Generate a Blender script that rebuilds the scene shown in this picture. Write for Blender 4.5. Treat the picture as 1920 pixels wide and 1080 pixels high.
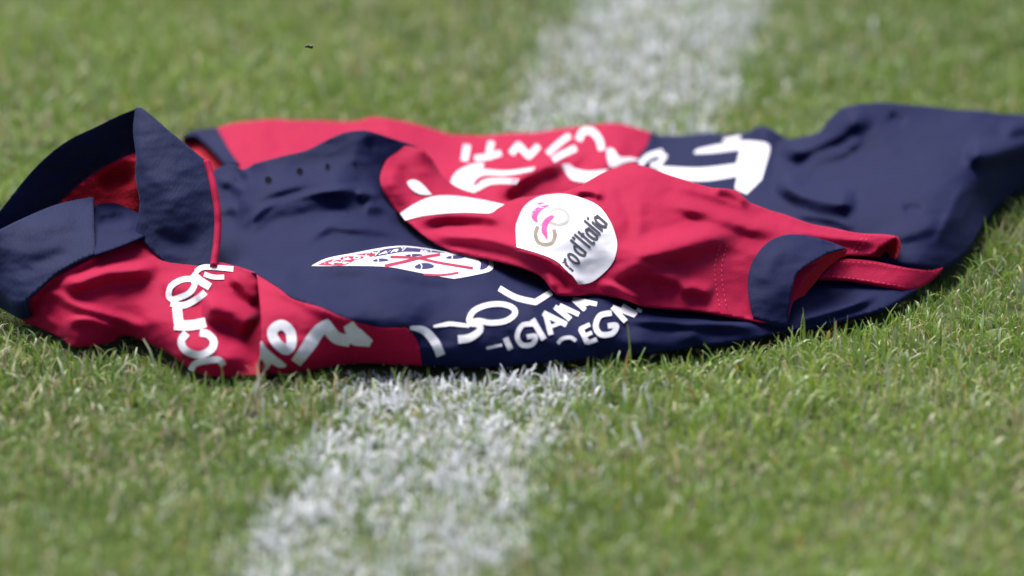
import bpy, bmesh, math, random
import numpy as np
from mathutils import Vector, Matrix, noise
from mathutils.geometry import delaunay_2d_cdt
from mathutils.bvhtree import BVHTree

R = math.radians
sc = bpy.context.scene
COL = sc.collection
for o in list(bpy.data.objects):
    bpy.data.objects.remove(o)

# ------------------------------------------------------------------ camera
TH, DIST, FPX = R(18.0), 2.963, 1920 * 200 / 36.0
CAM = np.array([0.0, -DIST * math.cos(TH), DIST * math.sin(TH)])
cd = bpy.data.cameras.new('camera')
cd.lens, cd.sensor_width, cd.clip_start, cd.clip_end = 200, 36, 0.05, 2000
cd.dof.use_dof, cd.dof.focus_distance, cd.dof.aperture_fstop = True, 2.90, 4.0
cam = bpy.data.objects.new('camera', cd)
cam.location, cam.rotation_euler = CAM, (math.pi / 2 - TH, 0, 0)
COL.objects.link(cam)
sc.camera = cam

# ------------------------------------------------------------------ light: bright overcast day
SUN_EL, SUN_AZ = R(61), R(-28)          # azimuth from +Y (away from camera) towards +X
w = bpy.data.worlds.new('World'); sc.world = w; w.use_nodes = True
nt = w.node_tree
sky = nt.nodes.new('ShaderNodeTexSky'); sky.sky_type = 'NISHITA'; sky.sun_disc = False
sky.sun_elevation, sky.sun_rotation = SUN_EL, SUN_AZ
sky.air_density, sky.dust_density, sky.ozone_density = 1.0, 4.0, 1.0
nt.links.new(sky.outputs[0], nt.nodes['Background'].inputs[0])
nt.nodes['Background'].inputs[1].default_value = 0.07
sd = bpy.data.lights.new('sun', 'SUN'); sd.energy = 3.0; sd.angle = R(42); sd.color = (1, 0.975, 0.96)
sun = bpy.data.objects.new('sun', sd); COL.objects.link(sun)
sdir = Vector((math.sin(SUN_AZ) * math.cos(SUN_EL), math.cos(SUN_AZ) * math.cos(SUN_EL), math.sin(SUN_EL)))
sun.rotation_euler = sdir.to_track_quat('Z', 'Y').to_euler(); sun.location = sdir * 5
vs = sc.view_settings
vs.view_transform, vs.look, vs.exposure, vs.gamma, vs.use_curve_mapping = 'Standard', 'None', 0.98, 1, False
sc.render.engine = 'CYCLES'
sc.cycles.use_denoising = True
sc.cycles.max_bounces = 6

# ------------------------------------------------------------------ pixel -> point helpers
def rays(p):
    p = np.asarray(p, float)
    dx, dy = p[:, 0] - 960, 540 - p[:, 1]
    return np.stack([dx, FPX * math.cos(TH) + dy * math.sin(TH), -FPX * math.sin(TH) + dy * math.cos(TH)], 1)

def at_z(p, z):                           # pixel + height in metres -> world point
    d = rays(p)
    t = (CAM[2] - np.asarray(z)) / -d[:, 2]
    return CAM + d * t[:, None]

def dens(pts, step, closed=False):        # smooth a polyline (points with a third item are corners), even steps
    n = len(pts); P = [np.array(q[:2], float) for q in pts]; cor = [len(q) > 2 for q in pts]
    out = []
    m = n if closed else n - 1
    for i in range(m):
        a, b = P[i], P[(i + 1) % n]
        pa = P[i - 1] if (closed or i > 0) and not cor[i] else a
        pb = P[(i + 2) % n] if (closed or i + 2 < n) and not cor[(i + 1) % n] else b
        k = max(1, int(round(np.linalg.norm(b - a) / step)))
        for j in range(k):
            t = j / k
            out.append(0.5 * ((2 * a) + (b - pa) * t + (2 * pa - 5 * a + 4 * b - pb) * t * t + (3 * a - pa - 3 * b + pb) * t ** 3))
    if not closed: out.append(P[-1])
    return np.array(out)

def segdist(p, poly):                     # distance of points to polyline and position 0..1 along it
    best = np.full(len(p), 1e9); along = np.zeros(len(p)); side = np.zeros(len(p))
    L = np.linalg.norm(np.diff(poly, axis=0), axis=1); tot = L.sum(); acc = 0
    for i in range(len(poly) - 1):
        a, b = poly[i], poly[i + 1]; ab = b - a
        t = np.clip(((p - a) @ ab) / max(ab @ ab, 1e-9), 0, 1)
        q = p - (a + t[:, None] * ab); d = np.hypot(q[:, 0], q[:, 1])
        s = np.sign(ab[0] * q[:, 1] - ab[1] * q[:, 0])
        k = d < best
        best[k] = d[k]; along[k] = (acc + t[k] * L[i]) / tot; side[k] = s[k]
        acc += L[i]
    return best, along, side

class Field:                              # height of a piece of cloth above the soil (mm), thin-plate through control points
    def __init__(s, ctrl, folds=(), lam=0.4):
        c = np.array(ctrl, float); s.x = c[:, :2] / 100.0
        n = len(c); A = np.zeros((n + 3, n + 3))
        A[:n, :n] = s.k(s.x, s.x) + lam * np.eye(n) * 0.02
        A[:n, n] = 1; A[:n, n + 1:] = s.x; A[n, :n] = 1; A[n + 1:, :n] = s.x.T
        s.w = np.linalg.solve(A, np.r_[c[:, 2], 0, 0, 0])
        s.folds = []
        for f in folds:
            if f[0] == 's':                      # overlapping fold: soft crest line, steep face below it, long back above it
                s.folds.append(('s', dens(f[1], 6), f[2] * 1.3, f[3], f[4], f[5] if len(f) > 5 else .25)); continue
            q = dens(f[0], 6); v = q[-1] - q[0]; up = max(.3, abs(v[0]) / (np.hypot(*v) + 1e-6))
            s.folds.append(('g', q, f[1], f[2] * up, 0, f[3] if len(f) > 3 else .3))
    @staticmethod
    def k(a, b):
        d2 = ((a[:, None] - b[None]) ** 2).sum(2)
        return 0.5 * d2 * np.log(d2 + 1e-12)
    def __call__(s, p):
        p = np.asarray(p, float); q = p / 100.0
        base = lambda q: s.k(q, s.x) @ s.w[:-3] + s.w[-3] + q @ s.w[-2:]
        z = base(q); up = np.array([0, .06])
        slope = (base(q - up) - base(q + up)) / 12.0 if s.folds else 0      # rise per pixel: a fold's face stays about upright
        for kind, poly, a1, a2, a3, tp in s.folds:
            d, a, sd = segdist(p, poly)
            e = np.clip(np.minimum(a, 1 - a) / max(tp, 1e-3), 0, 1); e = e * e * (3 - 2 * e)
            if kind == 'g':
                z = z + a2 * np.exp(-(d / a1) ** 2) * e
            else:
                d = -sd * d; ss = lambda t: np.clip(t, 0, 1) ** 2 * (3 - 2 * np.clip(t, 0, 1))
                lim = np.clip((.365 - slope) / (1.5 * a1 / (a2 * 1.3)), .12, 1)
                z = z + lim * a1 * e * np.where(d < 0, ss(1 + d / (a2 * 1.3)), 1 - ss(d / (a3 * 1.3)))
        return z
    def pts(s, p, lift=0.0):
        p = np.asarray(p, float)
        z = s(p) + lift
        # faint irregular puckering of the cloth
        z = z + np.array([0.35 * noise.noise(Vector((a / 55.0, b / 26.0, 3.1))) + 0.18 * noise.noise(Vector((a / 21.0, b / 11.0, 7.7))) for a, b in p])
        return at_z(p, z / 1000.0)

# ------------------------------------------------------------------ materials
def new_mat(name):
    m = bpy.data.materials.new(name); m.use_nodes = True
    return m, m.node_tree, m.node_tree.nodes['Principled BSDF']

def cloth_mat(name, col, sheen_col, sheen=0.35, scale=1500.0, bump=0.25, rough=0.75, rib=False):
    m, t, b = new_mat(name)
    b.inputs['Roughness'].default_value = rough
    b.inputs['Specular IOR Level'].default_value = 0.12
    b.inputs['Sheen Weight'].default_value = sheen
    b.inputs['Sheen Roughness'].default_value = 0.45
    b.inputs['Sheen Tint'].default_value = (*sheen_col, 1)
    tc = t.nodes.new('ShaderNodeTexCoord')
    n1 = t.nodes.new('ShaderNodeTexNoise'); n1.inputs['Scale'].default_value = 45; n1.inputs['Detail'].default_value = 4
    t.links.new(tc.outputs['Object'], n1.inputs['Vector'])
    mr = t.nodes.new('ShaderNodeMapRange'); mr.inputs[3].default_value = 0.86; mr.inputs[4].default_value = 1.12
    t.links.new(n1.outputs['Fac'], mr.inputs[0])
    mx = t.nodes.new('ShaderNodeMix'); mx.data_type = 'RGBA'; mx.blend_type = 'MULTIPLY'; mx.inputs[0].default_value = 1
    mx.inputs[6].default_value = (*col, 1)
    t.links.new(mr.outputs[0], mx.inputs[7])
    vo = t.nodes.new('ShaderNodeTexVoronoi'); vo.inputs['Scale'].default_value = scale
    if rib:
        mp = t.nodes.new('ShaderNodeMapping'); mp.inputs['Scale'].default_value = (1, 0.35, 0.35); mp.inputs['Rotation'].default_value = (0, 0, .25)
        t.links.new(tc.outputs['Object'], mp.inputs[0]); t.links.new(mp.outputs[0], vo.inputs['Vector'])
    else:
        t.links.new(tc.outputs['Object'], vo.inputs['Vector'])
    mr2 = t.nodes.new('ShaderNodeMapRange'); mr2.inputs[2].default_value = 0.8; mr2.inputs[3].default_value = 1.15; mr2.inputs[4].default_value = 0.8
    t.links.new(vo.outputs['Distance'], mr2.inputs[0])
    mx2 = t.nodes.new('ShaderNodeMix'); mx2.data_type = 'RGBA'; mx2.blend_type = 'MULTIPLY'; mx2.inputs[0].default_value = 0.55 if rib else 0.35
    t.links.new(mx.outputs[2], mx2.inputs[6]); t.links.new(mr2.outputs[0], mx2.inputs[7])
    t.links.new(mx2.outputs[2], b.inputs['Base Color'])
    bp = t.nodes.new('ShaderNodeBump'); bp.inputs['Strength'].default_value = bump; bp.inputs['Distance'].default_value = 0.0006
    t.links.new(vo.outputs['Distance'], bp.inputs['Height'])
    n2 = t.nodes.new('ShaderNodeTexNoise'); n2.inputs['Scale'].default_value = 70; n2.inputs['Detail'].default_value = 3
    t.links.new(tc.outputs['Object'], n2.inputs['Vector'])
    bp2 = t.nodes.new('ShaderNodeBump'); bp2.inputs['Strength'].default_value = 0.07; bp2.inputs['Distance'].default_value = 0.0012
    t.links.new(n2.outputs['Fac'], bp2.inputs['Height']); t.links.new(bp.outputs[0], bp2.inputs['Normal'])
    t.links.new(bp2.outputs[0], b.inputs['Normal'])
    return m

NAVY = cloth_mat('navy_jersey_cloth', (0.0045, 0.0072, 0.046), (0.3, 0.38, 1.0), 0.03)
RIB = cloth_mat('navy_rib_knit', (0.0075, 0.0115, 0.050), (0.4, 0.5, 1.0), 0.10, scale=900, bump=0.25, rib=True)
RED = cloth_mat('red_jersey_cloth', (0.37, 0.004, 0.044), (1.0, 0.25, 0.5), 0.10)
LINE = cloth_mat('red_lining_mesh', (0.42, 0.008, 0.024), (1.0, 0.35, 0.4), 0.1, scale=700, bump=0.6)

def print_mat(name, col, rough=0.45):
    m, t, b = new_mat(name)
    tc = t.nodes.new('ShaderNodeTexCoord')
    n = t.nodes.new('ShaderNodeTexNoise'); n.inputs['Scale'].default_value = 220; n.inputs['Detail'].default_value = 5
    t.links.new(tc.outputs['Object'], n.inputs['Vector'])
    cr = t.nodes.new('ShaderNodeMapRange'); cr.inputs[3].default_value = 0.9; cr.inputs[4].default_value = 1.06
    t.links.new(n.outputs['Fac'], cr.inputs[0])
    mx = t.nodes.new('ShaderNodeMix'); mx.data_type = 'RGBA'; mx.blend_type = 'MULTIPLY'; mx.inputs[0].default_value = 1
    mx.inputs[6].default_value = (*col, 1); t.links.new(cr.outputs[0], mx.inputs[7]); t.links.new(mx.outputs[2], b.inputs['Base Color'])
    b.inputs['Roughness'].default_value = rough; b.inputs['Specular IOR Level'].default_value = 0.15
    bp = t.nodes.new('ShaderNodeBump'); bp.inputs['Strength'].default_value = 0.15; bp.inputs['Distance'].default_value = 0.0006
    t.links.new(n.outputs['Fac'], bp.inputs['Height']); t.links.new(bp.outputs[0], b.inputs['Normal'])
    return m
WHITE = print_mat('white_print', (0.64, 0.63, 0.68))
PURP = print_mat('navy_print', (0.03, 0.03, 0.12))
CRED = print_mat('red_print', (0.36, 0.02, 0.06))
PINK = print_mat('pink_print', (0.62, 0.07, 0.27))
TAN = print_mat('tan_print', (0.26, 0.22, 0.16))
GREYP = print_mat('pale_grey_print', (0.40, 0.39, 0.37))
INK = print_mat('charcoal_print', (0.075, 0.07, 0.095), .8)
THREAD = print_mat('thread', (0.62, 0.05, 0.09), 0.8)
EYE = print_mat('eyelet_dark', (0.003, 0.003, 0.006), 1.0)
for m_ in (EYE, INK): m_.node_tree.nodes['Principled BSDF'].inputs['Specular IOR Level'].default_value = 0.05
# ------------------------------------------------------------------ mesh builders
def link(name, me, parent=None, mats=()):
    for m in mats: me.materials.append(m)
    o = bpy.data.objects.new(name, me); COL.objects.link(o)
    if parent: o.parent = parent
    return o

def inside(p, poly):
    x, y = p[:, 0], p[:, 1]; c = np.zeros(len(p), bool); n = len(poly)
    for i in range(n):
        x1, y1 = poly[i]; x2, y2 = poly[i - 1]
        if y1 == y2: continue
        c ^= ((y1 > y) != (y2 > y)) & (x < (x2 - x1) * (y - y1) / (y2 - y1) + x1)
    return c

def tri_poly(ol, step):
    lo, hi = ol.min(0), ol.max(0)
    ys = np.arange(lo[1], hi[1], step * 0.87); g = []
    for k, yy in enumerate(ys):
        xs = np.arange(lo[0] + (k % 2) * step / 2, hi[0], step)
        g.append(np.stack([xs, np.full(len(xs), yy)], 1))
    g = np.concatenate(g) if g else np.zeros((0, 2))
    g = g[inside(g, ol)]
    if len(g):
        d, _, _ = segdist(g, np.vstack([ol, ol[:1]])); g = g[d > step * 0.45]
    V = [Vector(q) for q in np.vstack([ol, g])]
    n = len(ol)
    r = delaunay_2d_cdt(V, [], [list(range(n))], 1, 1e-4)
    return np.array([[v.x, v.y] for v in r[0]]), [list(f) for f in r[2]], r[3]

def orient(me):
    bm = bmesh.new(); bm.from_mesh(me)
    bmesh.ops.recalc_face_normals(bm, faces=bm.faces)
    s = 0.0
    for f in bm.faces:
        s += f.normal.dot(Vector(CAM) - f.calc_center_median()) * f.calc_area()
    if s < 0: bmesh.ops.reverse_faces(bm, faces=bm.faces)
    for f in bm.faces: f.smooth = True
    bm.to_mesh(me); bm.free()

def patch(name, field, outline, mat, parent, rolls=(), step=5.0, lift=0.0, thick=0.7):
    """a piece of cloth: outline + height field; rolls turn chosen edges over so that the cloth goes on out of sight"""
    ol = dens(outline, step, True)
    p2, faces, orig = tri_poly(ol, step)
    P = field.pts(p2, lift)
    verts = [tuple(v) for v in P]
    om = {}
    for i, a in enumerate(orig):
        for j in a:
            if j < len(ol): om[j] = i
    n = len(ol)
    for (a, b, mode, run, drop, dirx) in rolls:
        ia = int(np.argmin(((ol - np.array(a)) ** 2).sum(1))); ib = int(np.argmin(((ol - np.array(b)) ** 2).sum(1)))
        ids = [ia]
        while ids[-1] != ib: ids.append((ids[-1] + 1) % n)
        ids = [om[i] for i in ids if i in om]
        K = 5; prev = ids
        dv = np.array([dirx, math.sqrt(max(0, 1 - dirx * dirx))])
        for k in range(1, K + 1):
            t = k / K * math.pi / 2; cur = []
            for q, i in enumerate(ids):
                b0 = np.array(verts[i])
                dr = max(0.0, b0[2] - 0.006) if drop is None else min(drop / 1000, max(0.0, b0[2] - 0.004))
                rr = run / 1000 * (1 + 0.15 * math.sin(q * 0.35))
                if mode == 'back': off, dn = rr * math.sin(t), dr * (1 - math.cos(t))
                else: off, dn = rr * (1 - math.cos(t)), dr * math.sin(t)
                cur.append(len(verts)); verts.append((b0[0] + dv[0] * off, b0[1] + dv[1] * off, b0[2] - dn))
            for q in range(len(ids) - 1):
                faces.append([prev[q], prev[q + 1], cur[q + 1], cur[q]])
            prev = cur
    me = bpy.data.meshes.new(name); me.from_pydata(verts, [], faces); orient(me)
    o = link(name, me, parent, [mat])
    if thick:
        md = o.modifiers.new('thickness', 'SOLIDIFY'); md.thickness = thick / 1000; md.offset = -1
    return o

class Deco:                               # flat print following a cloth field
    def __init__(s, field, lift=0.22): s.f, s.l, s.V, s.F, s.M, s.n = field, lift, [], [], [], 0
    def _add(s, p2, faces, mi):
        s.n += 1
        P = s.f.pts(p2, s.l + 0.012 * s.n); b = len(s.V)
        s.V += [tuple(v) for v in P]; s.F += [[b + i for i in f] for f in faces]; s.M += [mi] * len(faces)
    def poly(s, pts, mi=0, step=6):
        p2, f, _ = tri_poly(dens(pts, step, True), step); s._add(p2, f, mi); return s
    def stroke(s, pts, wd, mi=0, closed=False, step=3.0, smooth=True):
        q = dens(pts if smooth else [(*a[:2], 1) for a in pts], step, closed)
        if closed: q = np.vstack([q, q[:1]])
        n = len(q)
        if closed: tg = np.array([q[(i + 1) % (n - 1)] - q[(i - 1) % (n - 1)] for i in range(n)])
        else: tg = np.gradient(q, axis=0)
        tg /= np.linalg.norm(tg, axis=1)[:, None] + 1e-9
        nr = np.stack([-tg[:, 1], tg[:, 0]], 1)
        W = np.array(wd if hasattr(wd, '__len__') else [wd, wd], float)
        ww = np.interp(np.linspace(0, 1, n), np.linspace(0, 1, len(W)), W) / 2
        k = 3
        rows = [q + nr * (ww * (2 * j / (k - 1) - 1))[:, None] for j in range(k)]
        p2 = np.concatenate(rows)
        faces = [[j * n + i, j * n + i + 1, (j + 1) * n + i + 1, (j + 1) * n + i] for j in range(k - 1) for i in range(n - 1)]
        s._add(p2, faces, mi); return s
    def build(s, name, parent, mats):
        me = bpy.data.meshes.new(name); me.from_pydata(s.V, [], s.F)
        for m in mats: me.materials.append(m)
        me.polygons.foreach_set('material_index', s.M)
        bm = bmesh.new(); bm.from_mesh(me)
        fl = [f for f in bm.faces if f.normal.dot(Vector(CAM) - f.calc_center_median()) < 0]
        bmesh.ops.reverse_faces(bm, faces=fl)
        for f in bm.faces: f.smooth = True
        bm.to_mesh(me); bm.free()
        return link(name, me, parent)

def crop(ox, oy, k, pts): return [(ox + a[0] / k, oy + a[1] / k, *a[2:]) for a in pts]
C5 = lambda *p: crop(250, 420, 3.2, p)
C6 = lambda *p: crop(740, 460, 3.4286, p)
CB = lambda *p: crop(560, 440, 3.84, p)
C3 = lambda *p: crop(700, 200, 3.0, p)
CN = lambda *p: crop(840, 220, 3.0, p)

GLY = {  # single-stroke letters in a unit box (u right, v up)
 'r': [[(.1, 0), (.1, 1)], [(.1, .6), (.35, .95), (.6, 1)]],
 'o': [[(.1, .3), (.1, .75), (.35, 1), (.6, .75), (.6, .3), (.35, 0), (.1, .3)]],
 'd': [[(.6, 0), (.6, 1.5)], [(.6, .8), (.35, 1), (.1, .75), (.1, .3), (.35, 0), (.6, .2)]],
 "'": [[(.2, 1.25), (.2, 1.5)]],
 'I': [[(.2, 0), (.2, 1.5)]],
 't': [[(.25, 1.4), (.25, .2), (.4, 0), (.55, .02)], [(.05, 1), (.5, 1)]],
 'a': [[(.6, 1), (.6, 0)], [(.6, .8), (.35, 1), (.1, .75), (.1, .3), (.35, 0), (.6, .2)]],
 'l': [[(.2, 0), (.2, 1.5)]],
 'i': [[(.2, 0), (.2, 1)], [(.2, 1.3), (.2, 1.45)]],
 'C': [[(.6, .85), (.35, 1), (.1, .7), (.1, .3), (.35, 0), (.6, .15)]],
 'A': [[(.05, 0), (.35, 1)], [(.35, 1), (.65, 0)], [(.15, .35), (.55, .35)]],
 'G': [[(.6, .85), (.35, 1), (.1, .7), (.1, .3), (.35, 0), (.6, .15), (.6, .45), (.4, .45)]],
 'L': [[(.15, 1), (.15, 0)], [(.15, .05), (.55, .05)]],
 'R': [[(.15, 0), (.15, 1)], [(.15, .95), (.5, .9), (.5, .55), (.15, .5)], [(.3, .5), (.6, 0)]],
}
ADV = {"'": .35, 'I': .42, 'l': .42, 'i': .42, 't': .6, ' ': .3}
def word(dc, text, org, u, v, wd, mi):
    tot = sum(ADV.get(c, .75) for c in text); x = 0
    org, u, v = np.array(org, float), np.array(u, float) / tot, np.array(v, float)
    for c in text:
        for st in GLY.get(c, []):
            dc.stroke([tuple(org + u * (x + a) + v * b) for a, b in st], wd, mi, step=2.5, smooth=len(st) > 3)
        x += ADV.get(c, .75)
# ------------------------------------------------------------------ THE SHIRT
shirt = bpy.data.objects.new('football_shirt', None); COL.objects.link(shirt)
shirt['label'] = 'crumpled red and navy football shirt lying on the grass across the white line'
shirt['category'] = 'shirt'

# --- front of the body: chest, near red band, eyelet yoke, hem side
FRONT = Field([
 (487,692,7),(531,696,6),(562,692,6),(656,678,6.5),(720,676,8),(791,678,8),(850,682,8),(930,682,8),(1050,672,8),(1130,667,8),(1200,660,8),
 (1300,648,8),(1400,634,8),(1474,618,8),(1528,610,8),(1594,596,8),(1661,576,9),(1701,552,9),(1750,520,9),
 (487,668,15.5),(560,668,15.5),(656,656,15),(720,654,15),(791,658,14.5),(850,662,14.5),(930,660,14.5),(1050,650,14.5),(1130,645,14.5),(1200,638,14),(1300,628,13.5),(1400,618,11.5),
 (800,600,27),(900,590,28),(1000,577,27),(1100,568,24),(1200,583,20),(1300,594,16),(1400,604,12.5),
 (850,640,19),(960,632,19),(1080,620,19),(1180,620,16.5),
 (500,310,50),(576,283,55),(670,246,63),(692,246,63),(733,262,57),(790,282,49),(440,312,44),(405,320,42),
 (503,380,40),(600,350,43),(660,350,44),(700,360,41),(560,330,46),(640,300,52),
 (450,470,35),(560,440,38),(650,420,38),(700,440,34),(760,430,26),(800,455,23),(850,475,25.5),(760,480,32),(900,510,27),(960,540,25),
 (1040,545,21),(1083,555,20),(560,520,36),(650,560,34),(500,500,36),(420,480,33),(430,420,31),(380,500,30),(380,400,32),
 (481,514,36),(525,542,36),(600,576,34),(650,598,31),(712,614,27.5),(762,614,27),(560,625,24),(520,645,21),(620,632,22),(700,632,21),
 (780,635,20),(749,400,28),(714,344,41),(1250,560,17),(1400,560,15),(1500,560,15),(1541,522,15),(1630,531,13.5),(1701,543,10.5),(1600,560,12),
 (1180,520,20),(1000,500,20),(850,430,20),(900,470,25),(905,492,27)],
 folds=[
  ('s', [(440,420),(457,402),(497,366),(551,349),(632,343),(680,340)], 5.5, 24, 40, .2),
  ('s', [(432,450),(444,436),(497,394),(540,380),(591,367),(640,360),(700,358)], 3.0, 26, 14, .2),
  ('s', [(560,450),(600,432),(621,422),(658,426),(712,430),(775,446)], 1.8, 14, 26),
  ([(585,420),(600,412),(620,404)], 9, -1.0),
  ('s', [(665,366),(685,364),(712,371)], 2.4, 12, 12), ('s', [(672,396),(690,390),(715,390),(755,418)], 1.9, 18, 16),
  ([(690,252),(697,290),(714,326)], 9, -2.6), ([(670,252),(664,285),(660,315)], 12, 1.6),
  ('s', [(404,345),(428,340),(446,350),(462,365)], 1.5, 14, 14), ([(444,312),(447,335),(452,350)], 6, -2.4), ([(460,315),(466,340),(468,362)], 6, 1.8),
  ('s', [(404,395),(425,390),(448,388)], 1.2, 14, 14), ([(408,440),(432,462),(440,500)], 9, -1.6),
  ('s', [(570,500),(680,505),(780,517),(890,534)], 1.6, 16, 26), ([(575,480),(650,478),(720,470)], 12, -.6),
  ('s', [(490,520),(560,556),(640,590),(720,606)], 1.2, 18, 30), ([(540,505),(590,535),(650,570)], 16, -.8),
  ('s', [(840,548),(960,563),(1070,560)], 1.2, 18, 20), ('s', [(1160,598),(1300,606),(1430,612)], 2.0, 12, 10),
  ('s', [(1480,606),(1540,590),(1590,575),(1650,552)], 2.4, 10, 10), ([(1500,582),(1560,560),(1620,546)], 9, -1.0),
  ([(735,395),(775,440),(830,470)], 10, -3.0)])

navy_front = patch('front_panel', FRONT, [
 (380,500),(384,400),(398,330),(405,316,1),(425,309),(442,309,1),(455,318),(469,312),(476,307,1),(529,293),(576,281),(614,262),(645,249),(672,245),(692,246),(733,259),(770,271),(795,283,1),
 (780,330),(790,380),(840,420),(900,450),(1000,480),(1100,500),(1250,530),(1420,520),(1500,518),(1541,521),(1630,530),(1701,541),(1722,541,1),
 (1661,576),(1594,596),(1528,612),(1474,620),(1400,636),(1300,650),(1200,662),(1130,669),(1050,675),(930,685),(850,685),(791,682,1),
 (788,661),(781,636),(762,614),(712,614),(650,598),(600,576),(550,561),(525,542),(481,514,1),(440,505)], NAVY, shirt,
 rolls=[((405,316),(795,283),'back',16,None,0),((1722,541),(791,682),'under',14,6,0)])
red_band = patch('chest_band', FRONT, [
 (481,514,1),(525,542),(550,561),(600,576),(650,598),(712,614),(762,614,1),(781,636),(788,661),(791,684,1),(720,680),(656,682),(562,698),(531,701),(487,700,1),(490,640),(488,580)],
 RED, navy_front, rolls=[((791,684),(487,700),'under',14,6,0),((487,700),(481,514),'under',8,5,.6)])

# --- near sleeve, crumpled under the collar
SLN = Field([
 (259,445,43),(311,487,37),(392,496,37),(440,500,36.5),(470,513,35.5),(495,525,33),(500,580,20),(500,640,12),(487,680,8),(179,474,40),(104,512,32),(60,552,22),(41,570,17),
 (44,597,8),(122,634,7),(135,646,6.5),(207,640,6.5),(228,626,10),(275,636,11),(320,660,10),(350,683,8),(380,700,6),(430,702,6),(500,700,6),(130,620,13),(207,615,14),(250,602,17),(300,618,18.5),(350,655,16.5),(430,674,15),
 (200,550,27),(300,560,27),(380,580,26),(430,550,29),(350,635,19),(280,600,21),(120,580,19),(220,595,18),(430,640,18),(440,610,20),(330,520,33),(240,490,37)],
 folds=[
  ('s', [(45,562),(95,524),(140,503),(184,480)], 2.2, 9, 10, .1),
  ('s', [(100,540),(118,534),(150,528),(195,513),(260,506),(300,500)], 5.0, 22, 18, .2),
  ('s', [(62,556),(80,551),(102,551),(140,571),(180,585),(230,600),(290,625)], 3.4, 12, 14, .2),
  ('s', [(120,606),(145,600),(175,602),(220,618)], 2.6, 14, 10), ([(78,560),(84,590),(110,615)], 7, 1.6),
  ('s', [(375,572),(410,574),(445,586),(482,610)], 6.0, 34, 22, .2), ('s', [(425,520),(450,532),(482,572)], 2.0, 12, 16),
  ('s', [(300,545),(340,540),(390,556)], 1.4, 24, 24), ([(345,570),(335,610),(340,650)], 16, 1.6)])
near_sleeve = patch('sleeve', SLN, [
 (259,440,1),(311,480),(392,488),(440,498),(481,511,1),(505,560),(506,640),(500,704,1),(430,706),(380,702),(350,683),(320,659),(275,634),(240,622),(222,626),(207,641),(135,649),(118,635),(80,616),(44,600),(37,570),(60,548),(104,504),(179,466,1)],
 RED, shirt, rolls=[((500,704),(37,570),'under',16,6,.1),((37,570),(179,466),'under',12,10,.7)])

# --- far sleeve, pulled over the chest towards the hem, with the round badge
SLF = Field([
 (757,280,51),(793,283,51),(714,318,46),(714,344,43),(733,381,34),(750,400,30),(767,417,28),(800,443,26),(843,470,27),(887,483,28),(933,493,29.5),(983,507,30.5),
 (1017,520,30),(1045,550,25),(1081,553,24),(1110,550,25),(1171,558,26),(1218,572,23),(1300,581,20),(1344,590,18),(1419,604,13),(1470,612,9),
 (1062,448,46),(1060,366,56),(1000,385,47),(1177,308,65),(1133,323,63),(1093,345,60),(945,383,37),(980,373,41),(1030,364,49),(1220,315,64),(1260,330,61),
 (1328,351,55),(1403,378,47),(1461,400,42),(1528,422,37),(1594,436,34),(1679,444,32),(1685,462,28),(1679,484,24),(1634,480,25),(1590,480,26),
 (1474,440,38),(1417,480,33),(1403,529,24.5),(1412,590,14),(1250,450,47),(1300,520,32),(1180,500,39),(1150,540,29),(1540,460,32),(1500,520,24),
 (850,370,34),(900,385,33),(840,420,29),(900,440,33),(960,420,39),(1120,500,37),(800,340,39),(780,370,36),(820,310,42),(870,340,34)],
 folds=[
  ([(752,300),(760,330),(772,362),(800,385)], 12, -2.6), ([(735,310),(740,350),(760,385)], 11, 1.8), ([(790,300),(810,340),(850,360)], 16, 1.4),
  ('s', [(770,415),(833,403),(905,402),(960,415)], 3.6, 18, 24), ('s', [(795,440),(870,443),(930,452),(985,470),(1040,498)], 3.2, 16, 16, .2),
  ('s', [(960,470),(1000,478),(1040,497),(1062,530)], 1.6, 9, 12), ([(1040,500),(1056,525),(1070,548)], 7, -2.6), ([(1020,505),(1030,522),(1042,546)], 7, 1.8), ([(1052,496),(1075,520),(1092,540)], 7, 1.8),
  ('s', [(1072,366),(1095,358),(1118,362),(1134,374)], 2.0, 8, 10),
  ([(1150,340),(1172,390),(1183,425),(1174,458)], 12, -2.4), ([(1190,345),(1200,390),(1196,430),(1180,470)], 13, 1.8),
  ('s', [(1240,378),(1320,398),(1400,424),(1470,436)], 1.8, 16, 24), ('s', [(1255,345),(1330,366),(1430,402)], 1.0, 12, 16),
  ('s', [(1140,500),(1190,486),(1240,472),(1290,458),(1335,446),(1395,440)], 3.4, 28, 34, .25),
  ('s', [(1135,522),(1170,511),(1200,507),(1243,516),(1290,535)], 2.6, 16, 18), ('s', [(1115,536),(1135,535),(1160,541),(1210,568)], 3.0, 12, 10), ([(1225,520),(1236,545),(1232,565)], 9, -1.6),
  ('s', [(1270,545),(1300,540),(1340,552)], 1.8, 16, 20),
  ('s', [(1330,354),(1350,354),(1380,363),(1408,386)], 2.2, 12, 12), ('s', [(1480,432),(1560,446),(1650,456)], .9, 9, 10)])
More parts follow.
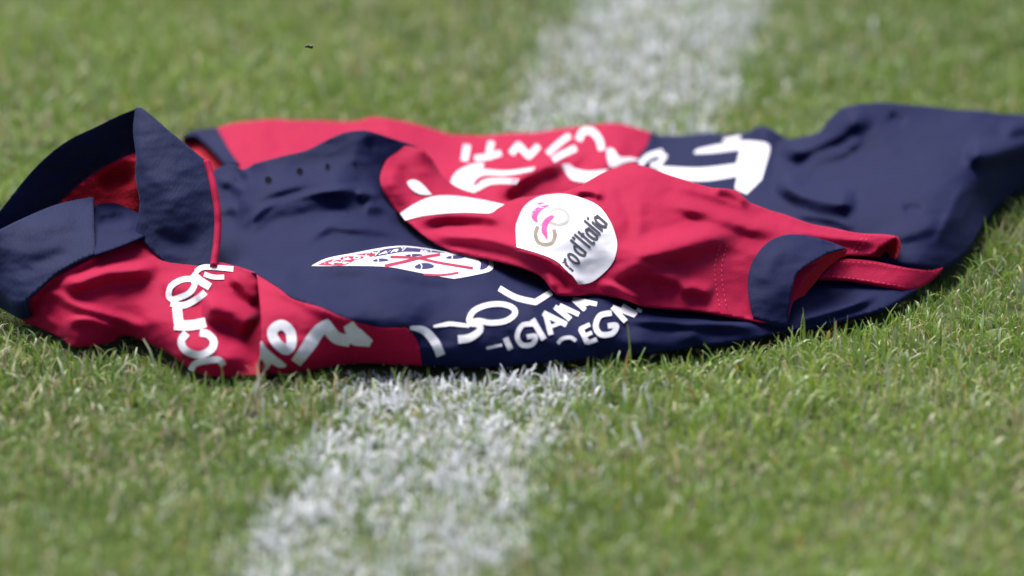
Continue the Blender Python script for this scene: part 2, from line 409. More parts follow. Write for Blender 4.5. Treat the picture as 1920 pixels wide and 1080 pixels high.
far_sleeve = patch('sleeve', SLF, [
 (795,281,1),(757,274),(733,290),(716,318),(714,344),(733,381),(750,401),(767,418),(800,445),(843,467),(887,478),(933,488),(983,502),(1015,517),(1032,537),(1048,551),(1081,552),(1110,549),(1140,553),(1171,559),(1218,574),(1300,581),(1344,588),(1419,602),(1475,610,1),
 (1490,560),(1530,500),(1590,478,1),(1632,477),(1652,462),(1680,445,1),(1594,436),(1528,422),(1461,400),(1418,384),(1403,377),(1388,362),(1372,355),(1345,352),(1328,350),(1260,330),(1220,315),(1200,310),(1177,308),(1133,323),(1093,345),(1060,358),(1030,362),(980,371),(945,381),(900,365),(860,352),(830,330),(812,300)],
 RED, shirt, rolls=[((800,445),(1475,610),'under',7,2.2,.0),((1680,445),(945,381),'back',22,None,0),], lift=.8)
patch('sleeve_underside', Field([(1630,478,23),(1655,460,26.5),(1680,445,31.5),(1687,462,27.5),(1681,484,23),(1660,474,21),(1645,482,21)]), [(1622,480,1),(1640,466),(1660,454),(1681,443,1),(1687,455),(1685,470),(1679,485,1),(1655,482)], LINE, far_sleeve)

CUF = Field([
 (1474,440,39.5),(1532,447,37),(1585,467,33),(1528,489,33),(1492,516,29),(1483,547,23.5),(1477,604,10.5),(1470,610,9.5),(1412,592,14.5),(1403,529,26),(1417,480,34.5),(1445,455,38),
 (1450,520,29),(1480,470,36),(1440,570,19)], folds=[([(1425,540),(1440,500),(1470,470),(1520,462)], 14, 1.0), ([(1540,452),(1575,466)], 7, -1.0)])
cuff = patch('cuff', CUF, [
 (1474,440),(1505,440),(1532,446),(1562,455),(1587,466,1),(1555,474),(1528,488),(1505,503),(1492,518),(1485,547),(1480,580),(1477,606,1),(1468,609),(1440,602),(1412,594,1),(1404,560),(1402,529),(1407,500),(1417,480),(1432,461),(1450,448)],
 NAVY, far_sleeve, rolls=[((1477,606),(1412,594),'under',9,6,0),((1587,466),(1477,606),'under',4,1.2,-.5)], lift=1.6, thick=1.0)
CUI = Field([(1587,468,31),(1528,489,29.5),(1492,516,25),(1485,560,16),(1480,590,10.5),(1505,556,15),(1528,529,19.5),(1568,489,26),(1530,505,25)])
cuff_lining = patch('cuff_lining', CUI, [(1590,466,1),(1555,470),(1520,482),(1480,516),(1468,560),(1480,592,1),(1503,561),(1528,531),(1548,506),(1570,488),(1586,476)], LINE, far_sleeve, thick=.6)

# --- back of the body, spread out behind
BACK = Field([
 (343,262,24),(409,241,30),(475,227,34),(529,226,34),(655,229,32),(702,221,36),(749,227,34),(820,246,28),(860,257,24),(967,253,26),(1033,247,28),(1100,237,32),(1157,233,34),
 (1220,250,28),(1239,260,25),(1328,255,26),(1399,253,27),(1426,240,33),(1452,247,32),(1481,264,27),(1537,249,35),(1572,211,47),(1612,195,52),(1683,195,50),(1772,204,46),(1920,218,40),(2080,240,34),
 (500,280,31),(620,265,31),(700,265,31),(850,310,25),(850,350,24),(950,300,27),(1000,335,30),(1100,330,28),(1200,295,27),(1300,300,26),(1350,330,25),(1430,300,27),(1440,370,24),(1500,330,27),(1500,400,24),
 (1600,300,36),(1600,400,30),(1700,300,40),(1700,400,33),(1650,460,23),(1750,450,25),(1817,462,14),(1772,500,13),(1861,391,13),(1905,351,13),(1960,320,13),(2080,290,14),(1800,400,29),(1850,330,32),(1900,280,33),(1720,490,20),(1640,492,19),(1560,480,16),
 (420,310,28),(600,320,26),(760,340,24),(900,380,22),(1050,400,18),(1300,420,18),(1450,470,16)],
 folds=[
  ('s', [(930,372),(975,335),(1020,312),(1070,305)], 4.5, 20, 16), ([(1060,332),(1085,315),(1110,292)], 11, -2.0),
  ([(1110,330),(1150,290),(1180,250)], 16, 1.6), ([(700,230),(740,260),(790,300)], 16, 2.2), ([(500,235),(520,265),(530,295)], 14, -1.6), ([(455,240),(465,270),(470,300)], 9, -1.0),
  ('s', [(1455,282),(1490,280),(1525,270),(1565,250),(1600,228),(1628,204)], 6.0, 26, 30, .2), ('s', [(1490,330),(1530,300),(1580,280),(1630,245)], 1.6, 16, 12),
  ([(1448,262),(1450,310),(1446,380)], 10, -1.8), ([(1425,245),(1440,280)], 10, 1.6),
  ('s', [(1450,335),(1475,348),(1514,369),(1560,380),(1610,380)], 4.6, 22, 34, .2), ('s', [(1480,402),(1540,405),(1610,428)], 1.2, 12, 20),
  ([(1664,216),(1680,224),(1700,232)], 9, -1.8), ('s', [(1805,282),(1835,290),(1880,286),(1960,268)], 5.5, 26, 30, .2), ('s', [(1870,255),(1920,240),(2000,240)], 2.5, 14, 20),
  ([(1824,330),(1795,372),(1770,425),(1750,470)], 10, 2.2), ([(1850,340),(1830,385),(1800,440)], 12, -1.6),
  ('s', [(1640,452),(1700,438),(1770,420)], 1.0, 16, 24), ([(1690,395),(1714,390),(1730,398)], 8, -1.0)])
red_back = patch('back_panel', BACK, [
 (404,243,1),(440,232),(475,227),(529,226),(655,229),(702,221),(749,227),(820,246),(860,257),(967,253),(1033,247),(1100,237),(1157,233),(1190,240),(1221,252,1),(1212,275),(1197,298),(1185,340),(1170,400,1),
 (1050,405),(900,395),(800,360),(700,330),(600,320),(480,330),(440,330,1),(425,290)], RED, shirt,
 rolls=[((404,243),(1221,252),'back',20,None,0)])
navy_back = patch('skirt_panel', BACK, [
 (1221,252,1),(1239,260),(1285,257),(1328,255),(1399,253),(1426,240),(1452,247),(1481,264),(1510,259),(1537,249),(1556,226),(1580,205),(1612,195),(1683,195),(1772,204),(1920,218),(2040,236),(2085,262),(2060,292),(1960,324),(1905,354),(1861,393),(1838,430),(1817,464),(1795,484),(1768,501,1),
 (1740,498),(1705,495),(1639,486),(1572,484),(1450,480),(1300,430),(1170,405,1),(1185,340),(1197,298),(1212,275)], NAVY, shirt,
 rolls=[((1221,252),(2040,236),'back',26,None,0),((2040,236),(1905,354),'under',12,8,-.2),((1905,354),(1768,501),'under',12,8,-.8),((1768,501),(1572,484),'under',5,5,0)])
HEM = Field([(1541,520,18.5),(1572,487,25),(1639,490,22.5),(1705,502,18.5),(1768,503,12.5),(1728,533,9.5),(1701,541,10.5),(1630,529,15.5),(1660,512,18)])
hem = patch('hem_band', HEM, [(1568,486,1),(1600,486),(1639,490),(1675,497),(1705,503),(1740,506),(1768,502,1),(1752,519),(1728,535),(1701,542),(1665,537),(1630,530),(1585,524),(1535,521,1),(1550,504)], RED, navy_back,
 rolls=[((1768,502),(1535,521),'under',9,3,0)], lift=.6, thick=1.0)

# --- far cuff poking out behind the collar
FCU = Field([(346,255,26),(375,246,28),(406,243,31),(419,262,30),(447,306,29),(423,312,26),(371,259,26),(400,285,28)])
patch('cuff', FCU, [(343,260,1),(352,251),(375,245),(407,241,1),(419,262),(432,285),(450,309,1),(424,314,1),(400,286),(371,259),(358,257)], NAVY, red_back, rolls=[((343,260),(407,241),'back',12,None,0)], lift=1.2)
FCI = Field([(343,262,22),(371,261,23),(423,313,22),(395,315,20),(360,290,20)])
patch('cuff_lining', FCI, [(340,262,1),(356,256),(373,259),(400,286),(428,316,1),(395,320),(360,295)], LINE, red_back)

# --- collar
collar = bpy.data.objects.new('collar', None); COL.objects.link(collar); collar.parent = shirt
LEAF = Field([(262,202,95),(300,232,90),(345,270,82),(388,303,74),(398,345,66),(406,400,55),(405,450,45),(398,500,36.5),(310,488,37),(262,442,45.5),(270,378,60),(266,290,79),(330,380,62),(340,310,75)],
 folds=[([(290,300),(310,380),(320,460)], 22, 1.2), ([(360,330),(375,400),(370,470)], 16, -1.0), ([(285,430),(330,455),(380,470)], 14, -.8)])
patch('collar_leaf', LEAF, [(263,202,1),(282,217),(300,232),(345,270),(389,305,1),(399,345),(406,400),(404,450),(399,499,1),(350,500),(310,492),(285,470),(262,444,1),(268,420),(272,378),(268,330),(265,290),(263,240)], RIB, collar,
 rolls=[((263,202),(389,305),'back',7,14,.3),((262,444),(263,202),'back',5,2,-.7)], thick=1.4)
BAND = Field([(262,202,94.5),(130,262,78),(47,336,60),(0,395,48),(-60,450,36),(-60,475,30),(0,432,38),(98,388,40),(155,341,50),(210,305,59),(267,282,66),(180,290,68),(100,330,58)], folds=[([(70,350),(130,310),(200,270)], 16, -1.0)])
patch('collar_stand', BAND, [(275,214,1),(262,202,1),(225,216),(180,238),(130,262),(85,296),(47,336),(0,395),(-40,440),(-70,475,1),(-40,480),(0,452),(60,420),(100,398),(115,378),(155,341),(210,305),(278,278,1)], RIB, collar,
 rolls=[((262,202),(-70,475),'back',14,26,0)], thick=1.4)
LIN = Field([(267,280,65),(210,303,58),(155,339,49),(100,384,39),(262,392,37),(179,390,35),(230,340,48),(275,340,52)], folds=[([(180,350),(220,335),(262,330)], 14, -2)])
patch('collar_lining', LIN, [(282,274,1),(267,280),(210,303),(155,339),(98,386,1),(130,410),(180,415),(240,420),(285,410,1),(284,340)], LINE, collar)
tape = Deco(LIN, .6); tape.stroke([(268,284),(210,307),(155,343),(108,382)], 5, 0); tape.build('neck_tape', collar, [RED])
LEFT = Field([(174,370,52.5),(98,386,50.5),(0,430,46.5),(-70,470,40),(179,474,42.5),(104,512,34.5),(52,559,23),(31,566,20),(0,548,21),(-70,520,20),(60,470,41),(140,430,47),(20,500,33)], folds=[([(30,440),(90,420),(150,405)], 20, 1.4), ([(20,520),(80,490),(150,465)], 16, -1.0)])
patch('collar_leaf', LEFT, [(175,370,1),(140,375),(98,386),(50,406),(0,430),(-40,452),(-75,480,1),(-70,522),(-30,535),(0,548),(31,568),(52,561,1),(104,514),(145,490),(180,475,1),(177,435),(176,400)], RIB, collar,
 rolls=[((175,370),(-75,480),'back',8,16,0),((-70,522),(52,561),'under',10,12,.2),((180,475),(175,370),'under',3,1.5,-.6)], thick=1.4)
FLP = Field([(170,385,45),(223,382,45),(290,419,47),(285,430,46),(262,444,46),(179,476,43),(230,420,46)], folds=[([(178,412),(205,412),(235,400)], 9, -3), ([(190,430),(230,428),(262,420)], 9, 1.6)])
patch('placket', FLP, [(165,392,1),(185,383),(205,381),(223,383),(255,398),(291,418,1),(288,432),(264,446,1),(225,462),(178,478,1),(165,440)], NAVY, collar, rolls=[((165,392),(291,418),'back',6,10,0)])

def tube(name, pts, rad, mat, parent, seg=8):
    P = np.array(pts); V = []; F = []
    T = np.gradient(P, axis=0); T /= np.linalg.norm(T, axis=1)[:, None]
    for i, (p, t) in enumerate(zip(P, T)):
        a = np.cross(t, [0, 1, 0]); a /= np.linalg.norm(a); b = np.cross(t, a)
        V += [tuple(p + rad * (math.cos(2 * math.pi * k / seg) * a + math.sin(2 * math.pi * k / seg) * b)) for k in range(seg)]
        if i: F += [[(i - 1) * seg + k, (i - 1) * seg + (k + 1) % seg, i * seg + (k + 1) % seg, i * seg + k] for k in range(seg)]
    F += [list(range(seg)), list(range(len(V) - seg, len(V)))]
    me = bpy.data.meshes.new(name); me.from_pydata(V, [], F); orient(me)
    return link(name, me, parent, [mat])
pp = dens([(388,303),(399,345),(408,400),(407,450),(400,500)], 5)
tube('piping', LEAF.pts(pp, .3), 0.0019, RED, collar)

# --- eyelets in the yoke
for (x, y, a, b) in ((503,337,6.5,6.5),(562,321,6,6.5),(614,312,4,6),(666,309,2,3)):
    dc = Deco(FRONT, .3); dc.stroke([(x + a * math.cos(t), y + b * math.sin(t)) for t in np.linspace(0, 2 * math.pi, 12)[:-1]], 2.2, 0, True, 2)
    dc.poly([(x + a * math.cos(t), y + b * math.sin(t)) for t in np.linspace(0, 2 * math.pi, 12)[:-1]], 1, 3)
    dc.build('eyelet', navy_front, [NAVY, EYE])

# --- prints
d = Deco(SLN)
d.stroke(C5((352,300),(400,340),(460,378)), 15).stroke(C5((375,288),(430,258),(600,270)), 10).stroke(C5((425,300),(480,318),(545,318)), 9)
d.stroke(C5((212,430),(225,375),(280,338),(345,330),(368,358),(340,410),(280,440),(235,452)), 11, closed=True)
d.stroke(C5((225,475),(300,488),(380,450),(432,408)), 12)
d.stroke(C5((262,500),(268,560),(275,605)), 18).stroke(C5((245,605),(340,608),(435,590)), 19)
d.stroke(C5((320,655),(288,700),(310,755),(390,785),(465,755),(482,700),(445,660),(400,652)), 14)
d.stroke(C5((345,880),(370,840),(430,822),(510,815),(540,850)), 12)
d.build('sleeve_lettering', near_sleeve, [WHITE])
d = Deco(FRONT)
d.poly(C5((765,700),(800,745),(850,790),(920,850),(870,862),(830,840),(800,880),(745,862),(760,780)))
d.stroke(C5((890,605),(940,645),(948,720),(915,755),(850,700),(835,640)), 19, closed=True)
d.stroke(C5((975,835),(1045,740),(1115,640),(1185,600)), (20, 26, 22)).stroke(C5((1150,600),(1215,680),(1300,700)), 23).stroke(C5((1290,600),(1330,660),(1425,718)), (20, 28, 14)).stroke(C5((1290,690),(1340,712),(1420,715)), 12)
d.build('band_lettering', red_band, [WHITE])
d = Deco(FRONT)
d.stroke(C5((1660,622),(1745,640),(1810,710),(1845,790)), (6, 15, 17, 17))
d.stroke(C6((250,522),(330,508),(370,505),(480,518)), (4, 8, 8, 6)).stroke(C6((470,505),(540,512),(545,550),(480,595),(408,605)), (8, 12, 14, 16))
d.stroke(C6((480,490),(505,425),(590,385),(690,378),(760,402),(772,442),(715,485),(620,498),(540,485)), 10.5, closed=True)
d.stroke(C6((672,275),(780,335),(905,365,1),(1008,300)), 11.5)
d.stroke(C6((590,662),(690,640)), 5).stroke(C6((712,595),(745,670)), 11)
d.stroke(C6((890,505),(820,515),(788,585),(820,640),(885,635),(905,585),(850,590)), 9.5).stroke(C6((885,475),(960,605)), 11)
d.stroke(C6((968,432),(1005,575)), 10, smooth=False).stroke(C6((955,435),(1105,510)), 11, smooth=False).stroke(C6((985,530),(1065,500)), 7, smooth=False)
d.stroke(C6((1030,395),(1130,475)), 10, smooth=False).stroke(C6((1060,385),(1185,445)), 9, smooth=False).stroke(C6((1030,395),(1185,440)), 7, smooth=False)
d.stroke(C6((1148,348),(1225,415)), 9, smooth=False).stroke(C6((1145,345),(1300,378)), 9, smooth=False).stroke(C6((1190,392),(1255,372)), 6, smooth=False)
d.stroke(C6((1050,632),(1075,602),(1130,592),(1165,615)), 7)
d.stroke(C6((1195,535),(1240,630)), 10, smooth=False).stroke(C6((1190,540),(1255,508)), 8, smooth=False).stroke(C6((1210,588),(1268,560)), 7, smooth=False).stroke(C6((1235,628),(1300,605)), 8, smooth=False)
d.stroke(C6((1395,435),(1320,452),(1293,520),(1325,572),(1400,565),(1425,515),(1370,518)), 10.5)
d.stroke(C6((1400,395),(1485,490)), 10, smooth=False).stroke(C6((1400,398),(1545,450)), 9, smooth=False).stroke(C6((1465,385),(1555,445)), 9, smooth=False).stroke(C6((1555,408),(1588,425)), 7, smooth=False)
d.build('sponsor_lettering', navy_front, [WHITE])
d = Deco(FRONT)
d.poly(CB((90,225,1),(200,170),(400,130),(620,90),(760,80),(900,95),(1080,125),(1280,130),(1370,150),(1405,210),(1380,262),(1250,295),(1120,318,1),(950,290),(800,260),(640,232),(400,224),(200,226)), 0)
d.poly(CB((135,218,1),(230,180),(430,138),(600,112),(560,150),(420,180),(330,220),(230,222)), 2)
d.poly(CB((590,112),(680,95),(760,90),(900,103),(1060,130),(900,126),(760,124),(640,142),(540,158)), 1)
d.poly(CB((1285,142),(1340,158),(1372,200),(1352,240),(1305,252),(1312,205),(1262,150)), 1)
d.stroke(CB((620,226),(760,195),(870,168),(1020,142)), 6, 2).stroke(CB((660,160),(850,168),(1000,200),(1255,242)), 5, 2).stroke(CB((900,287),(1030,291),(1150,274)), 4, 2)
for cx, cy, a, b in ((590,183,58,12),(905,226,70,22),(830,147,62,9),(1125,161,66,13)):
    d.poly(CB(*[(cx + a * math.cos(t) * (1 + .15 * math.sin(3 * t)), cy + b * math.sin(t) - .12 * a * math.cos(t) * .3) for t in np.linspace(0, 2 * math.pi, 11)[:-1]]), 1, 4)
    d.stroke(CB((cx - a * .45, cy - b), (cx - a * .25, cy), (cx - a * .35, cy + b)), 2.2, 0)
word(d, 'CAGLIARI', CB((222,206))[0], np.array([142.0, -24.0]), np.array([6.0, -6.0]), 1.8, 0)
d.build('club_crest', navy_front, [WHITE, PURP, CRED])
d = Deco(SLF, 1.05)
d.poly(C3((800,690),(810,640),(850,560),(920,510),(1000,492),(1080,490),(1180,515),(1270,560),(1330,640),(1365,730),(1370,800),(1345,880),(1280,950),(1220,990),(1155,1000,1),(1120,950),(1100,935),(1030,870),(940,830),(805,790,1)), 0)
d.poly(C3((890,620),(895,590),(930,562),(992,553),(945,585),(922,620),(925,652),(902,642)), 1, 4).poly(C3((918,548),(935,538),(966,540),(940,552)), 1, 4)
d.stroke(C3((925,672),(912,720),(930,765),(968,776),(1005,765),(1022,725),(1015,690)), 7, 2)
d.stroke(C3((990,590),(1030,575),(1075,585),(1098,620),(1080,655),(1035,665),(990,650),(960,655),(935,668)), 5.5, 3)
d.poly(C3((945,695),(958,640),(1000,610),(1018,620),(990,650),(976,690),(980,748),(955,718)), 1, 4)
word(d, "ro d'Italia", C3((1122,930))[0], np.array([66.0, -92.0]), np.array([-20.0, -17.0]), 4.4, 4)
d.build('sleeve_badge', far_sleeve, [WHITE, PINK, TAN, GREYP, INK])
d = Deco(SLF, 1.05)
d.poly(C3((150,600,1),(235,545),(330,506),(440,500),(590,520),(738,550,1),(690,578),(655,600),(520,596),(400,601),(280,615),(180,640,1)))
d.poly(C3((190,425),(225,410),(270,430),(330,496,1),(260,492),(215,465)))
d.build('shoulder_stripe', far_sleeve, [WHITE])
d = Deco(BACK)
d.stroke(CN((108,155),(92,245)), 13).stroke(CN((245,135),(230,205)), 12).stroke(CN((150,230),(225,222),(298,200)), 11)
d.stroke(CN((355,205),(395,155,1),(455,220,1),(510,160)), 12).stroke(CN((685,100),(620,150),(560,205)), 11).stroke(CN((720,172),(650,205),(590,238)), 12)
d.stroke(CN((735,130),(760,80),(810,80),(850,125),(865,185)), 13)
d.poly(CN((895,180),(930,178),(965,220),(1030,225),(1075,240),(1000,252),(930,282),(902,262)))
d.build('name_lettering', red_back, [WHITE]); d = Deco(BACK)
d.stroke(CN((1080,265),(1130,218),(1210,195)), 12).stroke(CN((1140,270),(1190,255),(1222,205)), 11)
d.build('name_lettering', navy_back, [WHITE])
d = Deco(BACK); d.stroke(CN((1550,130),(1645,112)), 8); d.build('name_lettering', navy_back, [WHITE])
d = Deco(BACK)
d.poly(CN((15,375),(45,310),(130,265),(205,257,1),(190,290,1),(330,300),(490,278,1),(480,300,1),(330,327),(205,325),(150,358),(150,388),(220,346),(400,345,1),(385,375,1),(250,376),(170,412),(120,438,1),(55,425)))
d.poly(CN((640,265,1),(680,262),(720,290),(800,302),(900,290,1),(870,330),(800,370,1),(690,348)))
d.poly(CN((1150,270,1),(1400,283),(1622,260,1),(1642,182,1),(1500,200),(1388,206,1),(1400,180),(1560,145),(1680,132),(1790,144),(1812,175),(1790,260),(1765,350,1),(1680,434,1),(1612,402,1),(1626,332,1),(1480,356),(1370,358),(1250,345)))
d.build('back_number', navy_back, [WHITE])
# stitching
def dashes(dc, pts, on, off, wd):
    q = dens(pts, 1.0); i = 0
    while i + on < len(q):
        dc.stroke([tuple(q[i]), tuple(q[i + on])], wd, 0, step=4); i += on + off
d = Deco(SLF, .9)
for k in (0, 13): dashes(d, [(1350 + k,460),(1340 + k,500),(1343 + k,540),(1350 + k,578)], 5, 4, 1.5)
d.build('stitching', far_sleeve, [THREAD]); d = Deco(SLF, .9)
dashes(d, [(1622,440),(1606,458),(1596,474)], 5, 4, 1.5); dashes(d, [(1632,441),(1616,459),(1604,475)], 5, 4, 1.5)
d.build('stitching', far_sleeve, [THREAD])
d = Deco(HEM, .8)
dashes(d, [(1575,490),(1639,494),(1705,506),(1755,508)], 5, 4, 1.4); d.build('stitching', hem, [THREAD]); d = Deco(HEM, .8); dashes(d, [(1545,517),(1585,520),(1630,526),(1701,538)], 5, 4, 1.4)
d.build('stitching', hem, [THREAD])

# ------------------------------------------------------------------ GROUND, TURF, WHITE LINE
def soil_mat():
    m, t, b = new_mat('turf_soil')
    tc = t.nodes.new('ShaderNodeTexCoord')
    n = t.nodes.new('ShaderNodeTexNoise'); n.inputs['Scale'].default_value = 60; n.inputs['Detail'].default_value = 6
    t.links.new(tc.outputs['Object'], n.inputs['Vector'])
    cr = t.nodes.new('ShaderNodeValToRGB'); e = cr.color_ramp.elements
    e[0].position, e[0].color = .3, (.03, .045, .012, 1); e[1].position, e[1].color = .75, (.12, .15, .045, 1)
    t.links.new(n.outputs['Fac'], cr.inputs[0]); t.links.new(cr.outputs[0], b.inputs['Base Color'])
    b.inputs['Roughness'].default_value = 1
    return m
me = bpy.data.meshes.new('ground'); S = 400
xs = [-S, -4, 4, S]; V = [(x, y, 0) for y in xs for x in xs]
me.from_pydata(V, [], [[j * 4 + i, j * 4 + i + 1, (j + 1) * 4 + i + 1, (j + 1) * 4 + i] for j in range(3) for i in range(3)])
gr = link('ground', me, None, [soil_mat()]); gr['kind'] = 'structure'

def blade_mat(name):
    m, t, b = new_mat(name)
    at = t.nodes.new('ShaderNodeAttribute'); at.attribute_name = 'tint'
    t.links.new(at.outputs['Color'], b.inputs['Base Color'])
    b.inputs['Roughness'].default_value = 0.4; b.inputs['Specular IOR Level'].default_value = 0.5
    tr = t.nodes.new('ShaderNodeBsdfTranslucent'); t.links.new(at.outputs['Color'], tr.inputs['Color'])
    mx = t.nodes.new('ShaderNodeMixShader'); mx.inputs[0].default_value = 0.35
    t.links.new(b.outputs[0], mx.inputs[1]); t.links.new(tr.outputs[0], mx.inputs[2])
    t.links.new(mx.outputs[0], t.nodes['Material Output'].inputs['Surface'])
    return m
GMAT = blade_mat('grass_blade'); PMAT = blade_mat('painted_blade')

rng = np.random.default_rng(7)
def lattice(nx, ny, seed):               # smooth value noise sampled from a random grid
    g = np.random.default_rng(seed).random((ny, nx))
    def f(x, y, cell):
        u, v = x / cell + 500, y / cell + 500
        i, j = np.floor(u).astype(int), np.floor(v).astype(int); fu, fv = u - i, v - j
        fu, fv = fu * fu * (3 - 2 * fu), fv * fv * (3 - 2 * fv)
        G = lambda a, b: g[b % ny, a % nx]
        return (G(i, j) * (1 - fu) + G(i + 1, j) * fu) * (1 - fv) + (G(i, j + 1) * (1 - fu) + G(i + 1, j + 1) * fu) * fv
    return f
N1, N2, N3 = lattice(97, 89, 1), lattice(83, 101, 2), lattice(79, 73, 3)

# shirt surfaces for keeping blades out of the cloth
dg = bpy.context.evaluated_depsgraph_get()
VV, FF = [], []
for o in [o for o in bpy.data.objects if o.type == 'MESH' and o.name != 'ground']:
    b0 = len(VV); VV += [v.co for v in o.data.vertices]; FF += [[b0 + i for i in p.vertices] for p in o.data.polygons]
bvh = BVHTree.FromPolygons(VV, FF)
def over(x, y):
    h = bvh.ray_cast(Vector((x, y, -0.01)), Vector((0, 0, 1)), 0.2)
    return None if h[0] is None else h[0].z

# line: centre passes through two pixels at turf-top height
LA, LB = at_z([(632, 1080), (1240, 0)], np.array([.02, .02])); ld = (LB - LA)[:2]; ld /= np.linalg.norm(ld)
def line_pos(x, y): return (x - LA[0]) * ld[1] - (y - LA[1]) * ld[0]
HALF = 0.063

def grow(xmin, xmax, ymin, ymax, per_cm2, hole, hscale, wscale):
    n = int((xmax - xmin) * (ymax - ymin) * 1e4 * per_cm2)
    x, y = rng.uniform(xmin, xmax, n), rng.uniform(ymin, ymax, n)
    # draw blades together into tufts
    tx, ty = N1(x, y, .012) - .5, N2(x, y, .012) - .5
    x, y = x + tx * .010, y + ty * .010
    if hole:
        k = ~((x > hole[0]) & (x < hole[1]) & (y > hole[2]) & (y < hole[3])); x, y = x[k], y[k]
    n = len(x)
    clump = N3(x, y, .05)
    h = (rng.gamma(7, 1 / 7.0, n) * .0115 * (.66 + .55 * clump)) * hscale
    h = np.clip(h, .005, .030 * hscale)
    wd = rng.uniform(.0005, .0014, n) * wscale
    return x, y, h, wd

x1, y1, h1, w1 = grow(-.5, .5, -.62, .88, 15, None, 1, 1)
x2, y2, h2, w2 = grow(-3.2, 3.2, -2.4, 4.2, .38, (-.5, .5, -.62, .88), 1.25, 4.5)
X, Y, H, W = (np.r_[a, b] for a, b in ((x1, x2), (y1, y2), (h1, h2), (w1, w2)))
n = len(X)
ang = rng.uniform(0, 2 * math.pi, n) + 2.5 * N1(X, Y, .04)
lean = np.abs(rng.normal(0, .7, n)) + .15                     # radians from upright at the tip
flat = rng.random(n) < .30; lean[flat] = rng.uniform(1.0, 1.5, flat.sum())
keep = np.ones(n, bool)
near = (np.abs(X) < .45) & (Y > -.3) & (Y < .4)
for i in np.nonzero(near)[0]:
    z = over(X[i], Y[i])
    if z is not None:
        if z < .007: keep[i] = False
        else: H[i] = min(H[i], z * .6, .008)
    else:
        tx, ty = X[i] + math.cos(ang[i]) * H[i] * math.sin(lean[i] * .6), Y[i] + math.sin(ang[i]) * H[i] * math.sin(lean[i] * .6)
        z = over(tx, ty)
        if z is not None and z < H[i] * 1.05: ang[i] = -math.pi / 2 + rng.normal(0, .8)
        for dy_, f_ in ((.005, .45), (.011, .6), (.018, .8)):       # pressed down along the near edge of the cloth
            z = over(X[i], Y[i] + dy_)
            if z is not None and z < .03:
                H[i] *= f_; break
X, Y, H, W, ang, lean = (a[keep] for a in (X, Y, H, W, ang, lean)); n = len(X)

# colours of the blades themselves
pal = np.array([(.19, .315, .030), (.25, .36, .045), (.34, .39, .065), (.11, .235, .028), (.20, .34, .13)])
wt = rng.dirichlet((.55,) * 5, n); colr = wt @ pal
patchy = (N2(X, Y, .16) * .6 + N1(X, Y, .055) * .4)[:, None]
colr = colr * (0.80 + .45 * patchy) + (patchy - .5) * np.array([.05, .02, .0])
dry = rng.random(n) < .10 + .13 * (N3(X, Y, .09) > .62)
colr[dry] = np.array([.58, .49, .32]) * rng.uniform(.45, 1.2, (dry.sum(), 1)) + rng.uniform(0, .09, (dry.sum(), 3))
pale = rng.random(n) < .05; colr[pale] = np.array([.42, .50, .30]) * rng.uniform(.7, 1.2, (pale.sum(), 1)); W[pale] *= 1.7
org = rng.random(n) < .012; colr[org] = np.array([.45, .29, .09])
# paint
lp = np.abs(line_pos(X, Y)) / HALF
edge = lp + (N1(X, Y, .022) - .5) * .38 + (N2(X, Y, .007) - .5) * .22
prob = np.clip((1.04 - edge) / .22, 0, 1) * (.50 + .52 * N3(X, Y, .014))
painted = rng.random(n) < prob
painted |= (rng.random(n) < .06 * np.clip(2.2 - lp, 0, 1))
lean[painted] = np.clip(lean[painted] * 1.2 + .15, 0, 1.55); H[painted] *= .8; W[painted] *= 1.25

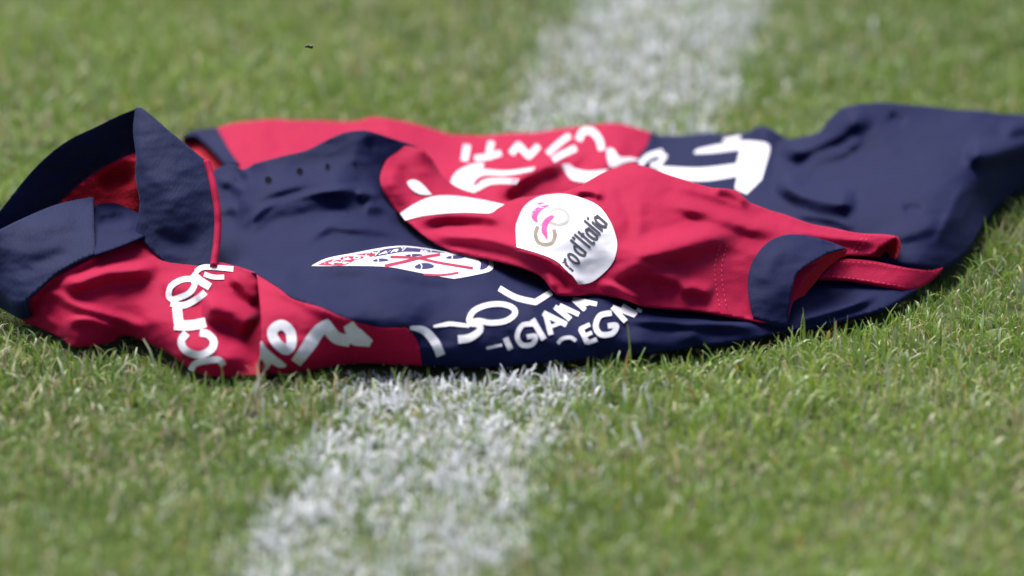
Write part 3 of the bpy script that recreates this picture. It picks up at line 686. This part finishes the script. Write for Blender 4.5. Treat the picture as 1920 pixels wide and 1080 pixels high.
def make(name, sel, mat, white):
    x, y, h, wd, a, le, c = X[sel], Y[sel], H[sel], W[sel], ang[sel], lean[sel], colr[sel]; m = len(x)
    ts = np.array([0, .38, .72, 1.0]); prof = np.array([.75, 1.0, .8, .12])
    cut = np.random.default_rng(5).random(m) < .35              # mown-off tips
    th0 = np.random.default_rng(6).normal(0, .18, m)
    P = np.zeros((m, 4, 3)); P[:, 0] = np.stack([x, y, np.full(m, -.001)], 1)
    for k in range(1, 4):
        tm = (ts[k] + ts[k - 1]) / 2; L = h * (ts[k] - ts[k - 1]); phi = th0 + le * tm * 1.25
        P[:, k] = P[:, k - 1] + np.stack([np.cos(a) * np.sin(phi) * L, np.sin(a) * np.sin(phi) * L, np.cos(phi) * L], 1)
    tw = np.random.default_rng(8).normal(0, .6, m)
    side = np.stack([-np.sin(a + tw), np.cos(a + tw), np.zeros(m)], 1)
    pr = np.tile(prof, (m, 1)); pr[cut, 3] = .55
    V = np.zeros((m, 4, 2, 3))
    for k in range(4):
        o = side * (wd * pr[:, k] / 2)[:, None]
        V[:, k, 0] = P[:, k] - o; V[:, k, 1] = P[:, k] + o
    V = V.reshape(-1, 3)
    base = (np.arange(m) * 8)[:, None]
    q = np.array([[0, 1, 3, 2], [2, 3, 5, 4], [4, 5, 7, 6]]).reshape(1, 12)
    idx = (base + q).reshape(-1)
    me = bpy.data.meshes.new(name)
    me.vertices.add(len(V)); me.vertices.foreach_set('co', V.reshape(-1))
    me.loops.add(len(idx)); me.loops.foreach_set('vertex_index', idx.astype(np.int32))
    nf = m * 3; me.polygons.add(nf); me.polygons.foreach_set('loop_start', np.arange(nf, dtype=np.int32) * 4)
    try: me.polygons.foreach_set('loop_total', np.full(nf, 4, np.int32))
    except Exception: pass
    C = np.ones((m, 4, 2, 4)); C[..., :3] = c[:, None, None, :]
    if white:
        wcol = np.array([.86, .87, .93]) * np.random.default_rng(9).uniform(.72, 1.1, (m, 1))
        amt = np.array([.2, .8, 1.0, 1.0])
        for k in range(4): C[:, k, :, :3] = (c * (1 - amt[k]) + wcol * amt[k])[:, None, :]
    else:
        C[cut, 3, :, :3] = C[cut, 3, :, :3] * .45 + np.array([.36, .32, .18]) * .55
        C[:, 0, :, :3] = C[:, 0, :, :3] * .6 + np.array([.22, .21, .10]) * .4        # pale straw sheath at the base
    at = me.color_attributes.new('tint', 'FLOAT_COLOR', 'POINT'); at.data.foreach_set('color', C.reshape(-1))
    me.update(calc_edges=True)
    me.polygons.foreach_set('use_smooth', np.ones(nf, bool))
    o = link(name, me, None, [mat]); o['kind'] = 'stuff'
    return o
g = make('grass', ~painted, GMAT, False); g['label'] = 'short mown green turf with dry straw blades'; g['category'] = 'grass'
g = make('white_line', painted, PMAT, True); g['label'] = 'broad white line painted across the turf under the shirt'; g['category'] = 'line'

# ------------------------------------------------------------------ small fly in the air above the turf
def fly():
    d0 = rays([(578, 87)])[0]; t = (0.0 - CAM[1]) / d0[1]; c = CAM + d0 * t
    e = bpy.data.objects.new('fly', None); COL.objects.link(e); e.location = c
    e['label'] = 'tiny dark fly hovering in the air above the grass'; e['category'] = 'fly'
    mb, t_, b = new_mat('fly_body'); b.inputs['Base Color'].default_value = (.012, .010, .012, 1); b.inputs['Roughness'].default_value = .4
    mw, t_, b = new_mat('fly_wing'); b.inputs['Base Color'].default_value = (.10, .09, .09, 1); b.inputs['Alpha'].default_value = .45
    def blob(name, cx, cz, rx, rz):
        bm = bmesh.new(); bmesh.ops.create_icosphere(bm, subdivisions=2, radius=1)
        bmesh.ops.scale(bm, vec=(rx, rz, rz), verts=bm.verts); bmesh.ops.translate(bm, vec=(cx, 0, cz), verts=bm.verts)
        me = bpy.data.meshes.new(name); bm.to_mesh(me); bm.free(); link(name, me, e, [mb])
    blob('thorax', 0, 0, .0010, .0009); blob('abdomen', .0014, -.0003, .0012, .0009); blob('head', -.0012, -.0001, .0006, .0006)
    for s in (-1, 1):
        bm = bmesh.new()
        vs_ = [bm.verts.new((.0002 + .0022 * u, s * (.0003 + .0011 * v), .0004 + .0006 * u)) for u, v in ((0, 0), (.4, .9), (.85, 1.1), (1, .7), (.7, .2))]
        bm.faces.new(vs_); me = bpy.data.meshes.new('wing'); bm.to_mesh(me); bm.free(); link('wing', me, e, [mw])
fly()
